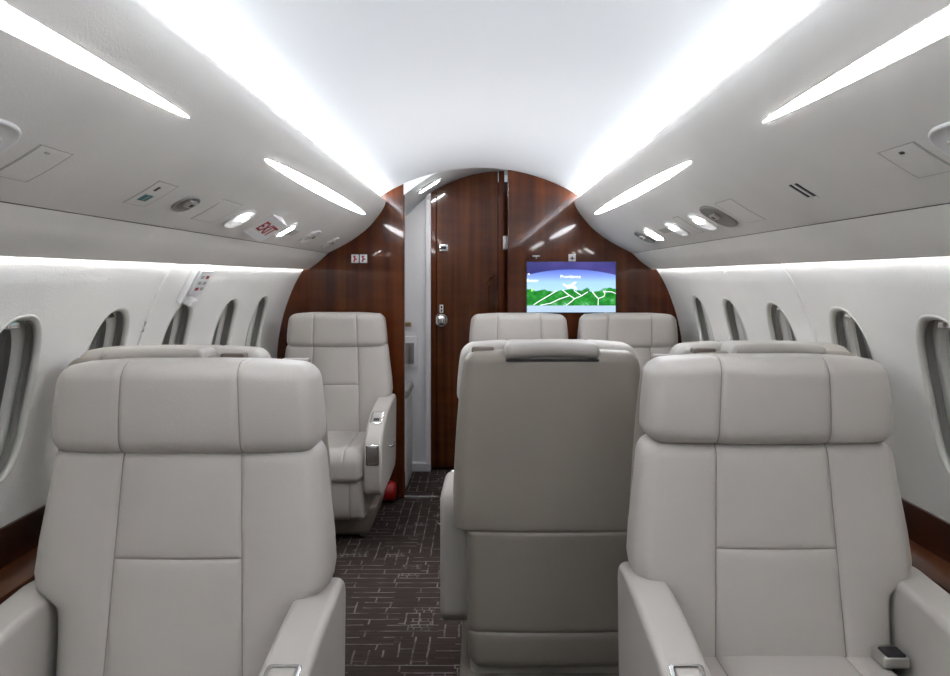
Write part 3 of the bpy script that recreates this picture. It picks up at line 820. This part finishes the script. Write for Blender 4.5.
    def dk(v):
        x, y, z = v
        g = near(abs(x), .155, .003)*.004 if y < 0 else 0
        y += g + .03*max(0, -z/.105)**2*(1 if y < 0 else 0)
        return (x, y, z)
    rbox('seat_skirt', (0, -.19, .25), (.222, .335, .105), .03, L, root, n=(8, 4, 3), extra=(seam_samples([.155, -.155]), (), ()), deform=dk,
         seam=lambda p: p.y < -.2 and abs(abs(p.x)-.155) < .0011, seam_mat=SM)
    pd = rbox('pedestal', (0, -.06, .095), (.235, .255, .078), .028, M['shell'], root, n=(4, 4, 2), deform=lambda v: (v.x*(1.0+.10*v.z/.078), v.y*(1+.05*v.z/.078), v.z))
    for a in (-1, 1):
        for b in (-1, 1):
            tube('caster', [(.18*a, -.06+.19*b-.012, .018), (.18*a, -.06+.19*b+.012, .018)], .0175, M['satin'], pd, 14)
    # --- armrests
    prof = [(.105, .58), (.108, .615), (.10, .640), (.08, .652), (.03, .655), (-.15, .643), (-.27, .629), (-.35, .614), (-.42, .590), (-.49, .553), (-.528, .522), (-.545, .485),
            (-.552, .40), (-.548, .31), (-.535, .282), (-.50, .268), (-.20, .262), (.04, .275), (.085, .31)]
    for sg, nm in ((1, 'aisle'), (-1, 'side')):
        a = prism('armrest', prof, sg*.222, sg*.307, L, root, axis='x', bevel=.016, segs=4)
        # upper metal framed cover on the slope, lower metal recess on the front face
        for (yy, zz, an, ln, mid) in ((-.385, .6038, math.atan2(.024, .07), .050, 'cover'), (-.5535, .462, math.radians(92), .042, 'recess')):
            ro = Matrix.Rotation(an, 3, 'X'); c0 = Vector((sg*.2645, yy, zz))
            V, Fc = [], []
            n = 24
            def rr(hx_, hy_, r_, h):
                pts = []
                for (qx, qy, t0) in ((1, 1, 0), (-1, 1, PI/2), (-1, -1, PI), (1, -1, 1.5*PI)):
                    for k in range(6):
                        t = t0 + PI/2*k/5; pts.append(Vector((qx*(hx_-r_) + r_*math.cos(t), qy*(hy_-r_) + r_*math.sin(t), h)))
                return pts
            levels = [rr(.029, ln+.006, .008, -.004), rr(.029, ln+.006, .008, .001), rr(.027, ln+.004, .007, .003), rr(.023, ln, .005, .003), rr(.022, ln-.001, .005, .0008)]
            for lv in levels: V += [c0 + ro @ q for q in lv]
            for k in range(len(levels)-1):
                for i in range(n): Fc.append((k*n+i, k*n+(i+1) % n, (k+1)*n+(i+1) % n, (k+1)*n+i))
            mesh('metal_frame', V, Fc, M['chrome'], a, recalc=False, angle=45)
            rbox('cover_plate' if mid == 'cover' else 'recess_plate', c0 + ro @ Vector((0, 0, -.001)), (.0195, ln-.0035, .003), .002, M['satin'] if mid == 'recess' else L, a, n=(1, 2, 1), rot=ro)
            if mid == 'cover': rbox('cover_button', c0 + ro @ Vector((0, -ln*.45, .003)), (.014, .012, .002), .0015, M['dark'], a, n=(1, 1, 1), rot=ro)
        if sg > 0:
            tube('recline_lever', [(.311, -.30, .455), (.325, -.30, .45), (.335, -.30, .455), (.339, -.30, .475)], .0042, M['chrome'], a)
    # belt buckle lying at the hip
    bk = rbox('belt_buckle', (.205, -.075, .487), (.026, .030, .012), .006, M['satin'], root, n=(2, 2, 1))
    rbox('buckle_lift', (.205, -.083, .497), (.020, .020, .006), .004, M['dark'], bk, n=(2, 2, 1))
    rbox('belt_webbing', (.222, -.02, .475), (.022, .05, .006), .004, M['grey'], bk, n=(2, 2, 1))
    return root
def kids(o): return [c for c in bpy.data.objects if c.parent == o]
def copy_tree(o, parent=None):
    c = o.copy(); COL.objects.link(c)
    if parent is not None: c.parent = parent
    for ch in kids(o): copy_tree(ch, c)
    return c
proto = build_seat()
SEATS = [  # x, y of the headrest front or shell back, faces camera?, label, cushion lift, head lift, aisle side, sides of shared inner arms (+x/-x local)
    (-.585, 1.605, True, 'cream leather cabin seat in the left foreground facing the camera', .03, .003, 1, 0),
    (.608, 1.70, True, 'cream leather cabin seat in the right foreground facing the camera', .03, .003, -1, 0),
    (-.825, 2.085, False, 'leather seat on the left turned away, backed against the left foreground seat', 0, -.018, -1, 0),
    (.194, 2.210, False, 'leather seat at the aisle turned away, showing its whole grey beige back', 0, -.012, 1, -1),
    (.800, 2.210, False, 'leather seat turned away, only its top visible behind the right foreground seat', 0, -.016, 1, 1),
    (-.752, 4.280, True, 'leather seat at the left wood bulkhead facing the camera', 0, -.016, 1, 0),
    (.203, 4.280, True, 'far leather seat left below the screen, beside the vestibule door', 0, -.02, -1, 1),
    (.777, 4.280, True, 'far leather seat right below the screen, beside the right wall', 0, -.02, -1, -1),
]
for i, (x, y, face, lab, lift, head, aisle, inner) in enumerate(SEATS):
    o = proto if i == len(SEATS)-1 else copy_tree(proto)
    tag(o, lab, 'seat', 'cream leather cabin seats')
    if face: o.location = (x, y+.012, 0)
    else: o.location = (x, y+.220, 0); o.rotation_euler = (0, 0, PI)
    for c in kids(o):
        nm = c.name.split('.')[0]
        if nm == 'backrest' and i == 0: c.location.z += .012
        if nm == 'grab_handle' and aisle < 0: c.location.x -= 2*.186
        if nm in ('seat_cushion', 'belt_buckle'): c.location.z += lift
        if nm == 'backrest' and (not face or x > .1 and y > 4): c.scale.x = .93
        if nm == 'headrest_cap' and face: c.location.z -= .022
        if nm in ('headrest', 'headrest_cap', 'back_shell', 'grab_handle', 'cap_shadow'): c.location.z += head
        if nm == 'headrest' and i == 0: c.scale.x = 1.025
        if nm == 'armrest' and i == 0:      # the cover sits farther up this armrest
            for g in kids(c):
                kz = sum(v.co.z for v in g.data.vertices)/len(g.data.vertices); kx = sum(v.co.x for v in g.data.vertices)/len(g.data.vertices)
                if kz > .56:
                    g.matrix_local = Matrix.Translation((kx, -.315, .6225)) @ Matrix.Rotation(-.17, 4, 'X') @ Matrix.Translation((-kx, .385, -.6038))
        if nm == 'armrest':
            sd = 1 if max(v.co.x for v in c.data.vertices) > 0 else -1
            if i == 0 and sd < 0: c.location.x -= .027
            if i == 1 and sd > 0: c.location.x += .018
            if sd == inner:
                c.scale.x = .905
                for g in kids(c):
                    if g.name.startswith('recline_lever'): bpy.data.objects.remove(g)

# ------------------------------------------------------------------ camera, world, view
cam = bpy.data.cameras.new('camera'); co = bpy.data.objects.new('camera', cam); COL.objects.link(co)
co.location = (0, 0, EYE); co.rotation_euler = (PI/2, 0, 0)
cam.sensor_width = 36; cam.lens = F/950*36
cam.shift_x = -(CX-475)/950; cam.shift_y = -(338-CY)/950
cam.clip_start = .02
S.camera = co
w = bpy.data.worlds.new('world'); S.world = w; w.use_nodes = True
w.node_tree.nodes['Background'].inputs[0].default_value = (.6, .65, .7, 1); w.node_tree.nodes['Background'].inputs[1].default_value = .3
S.view_settings.view_transform = 'Standard'; S.view_settings.look = 'None'; S.view_settings.gamma = 1
S.view_settings.exposure = 0.88
S.cycles.max_bounces = 12; S.cycles.diffuse_bounces = 8; S.cycles.glossy_bounces = 5
S.cycles.sample_clamp_indirect = 20
try: S.cycles.use_denoising = True
except Exception: pass
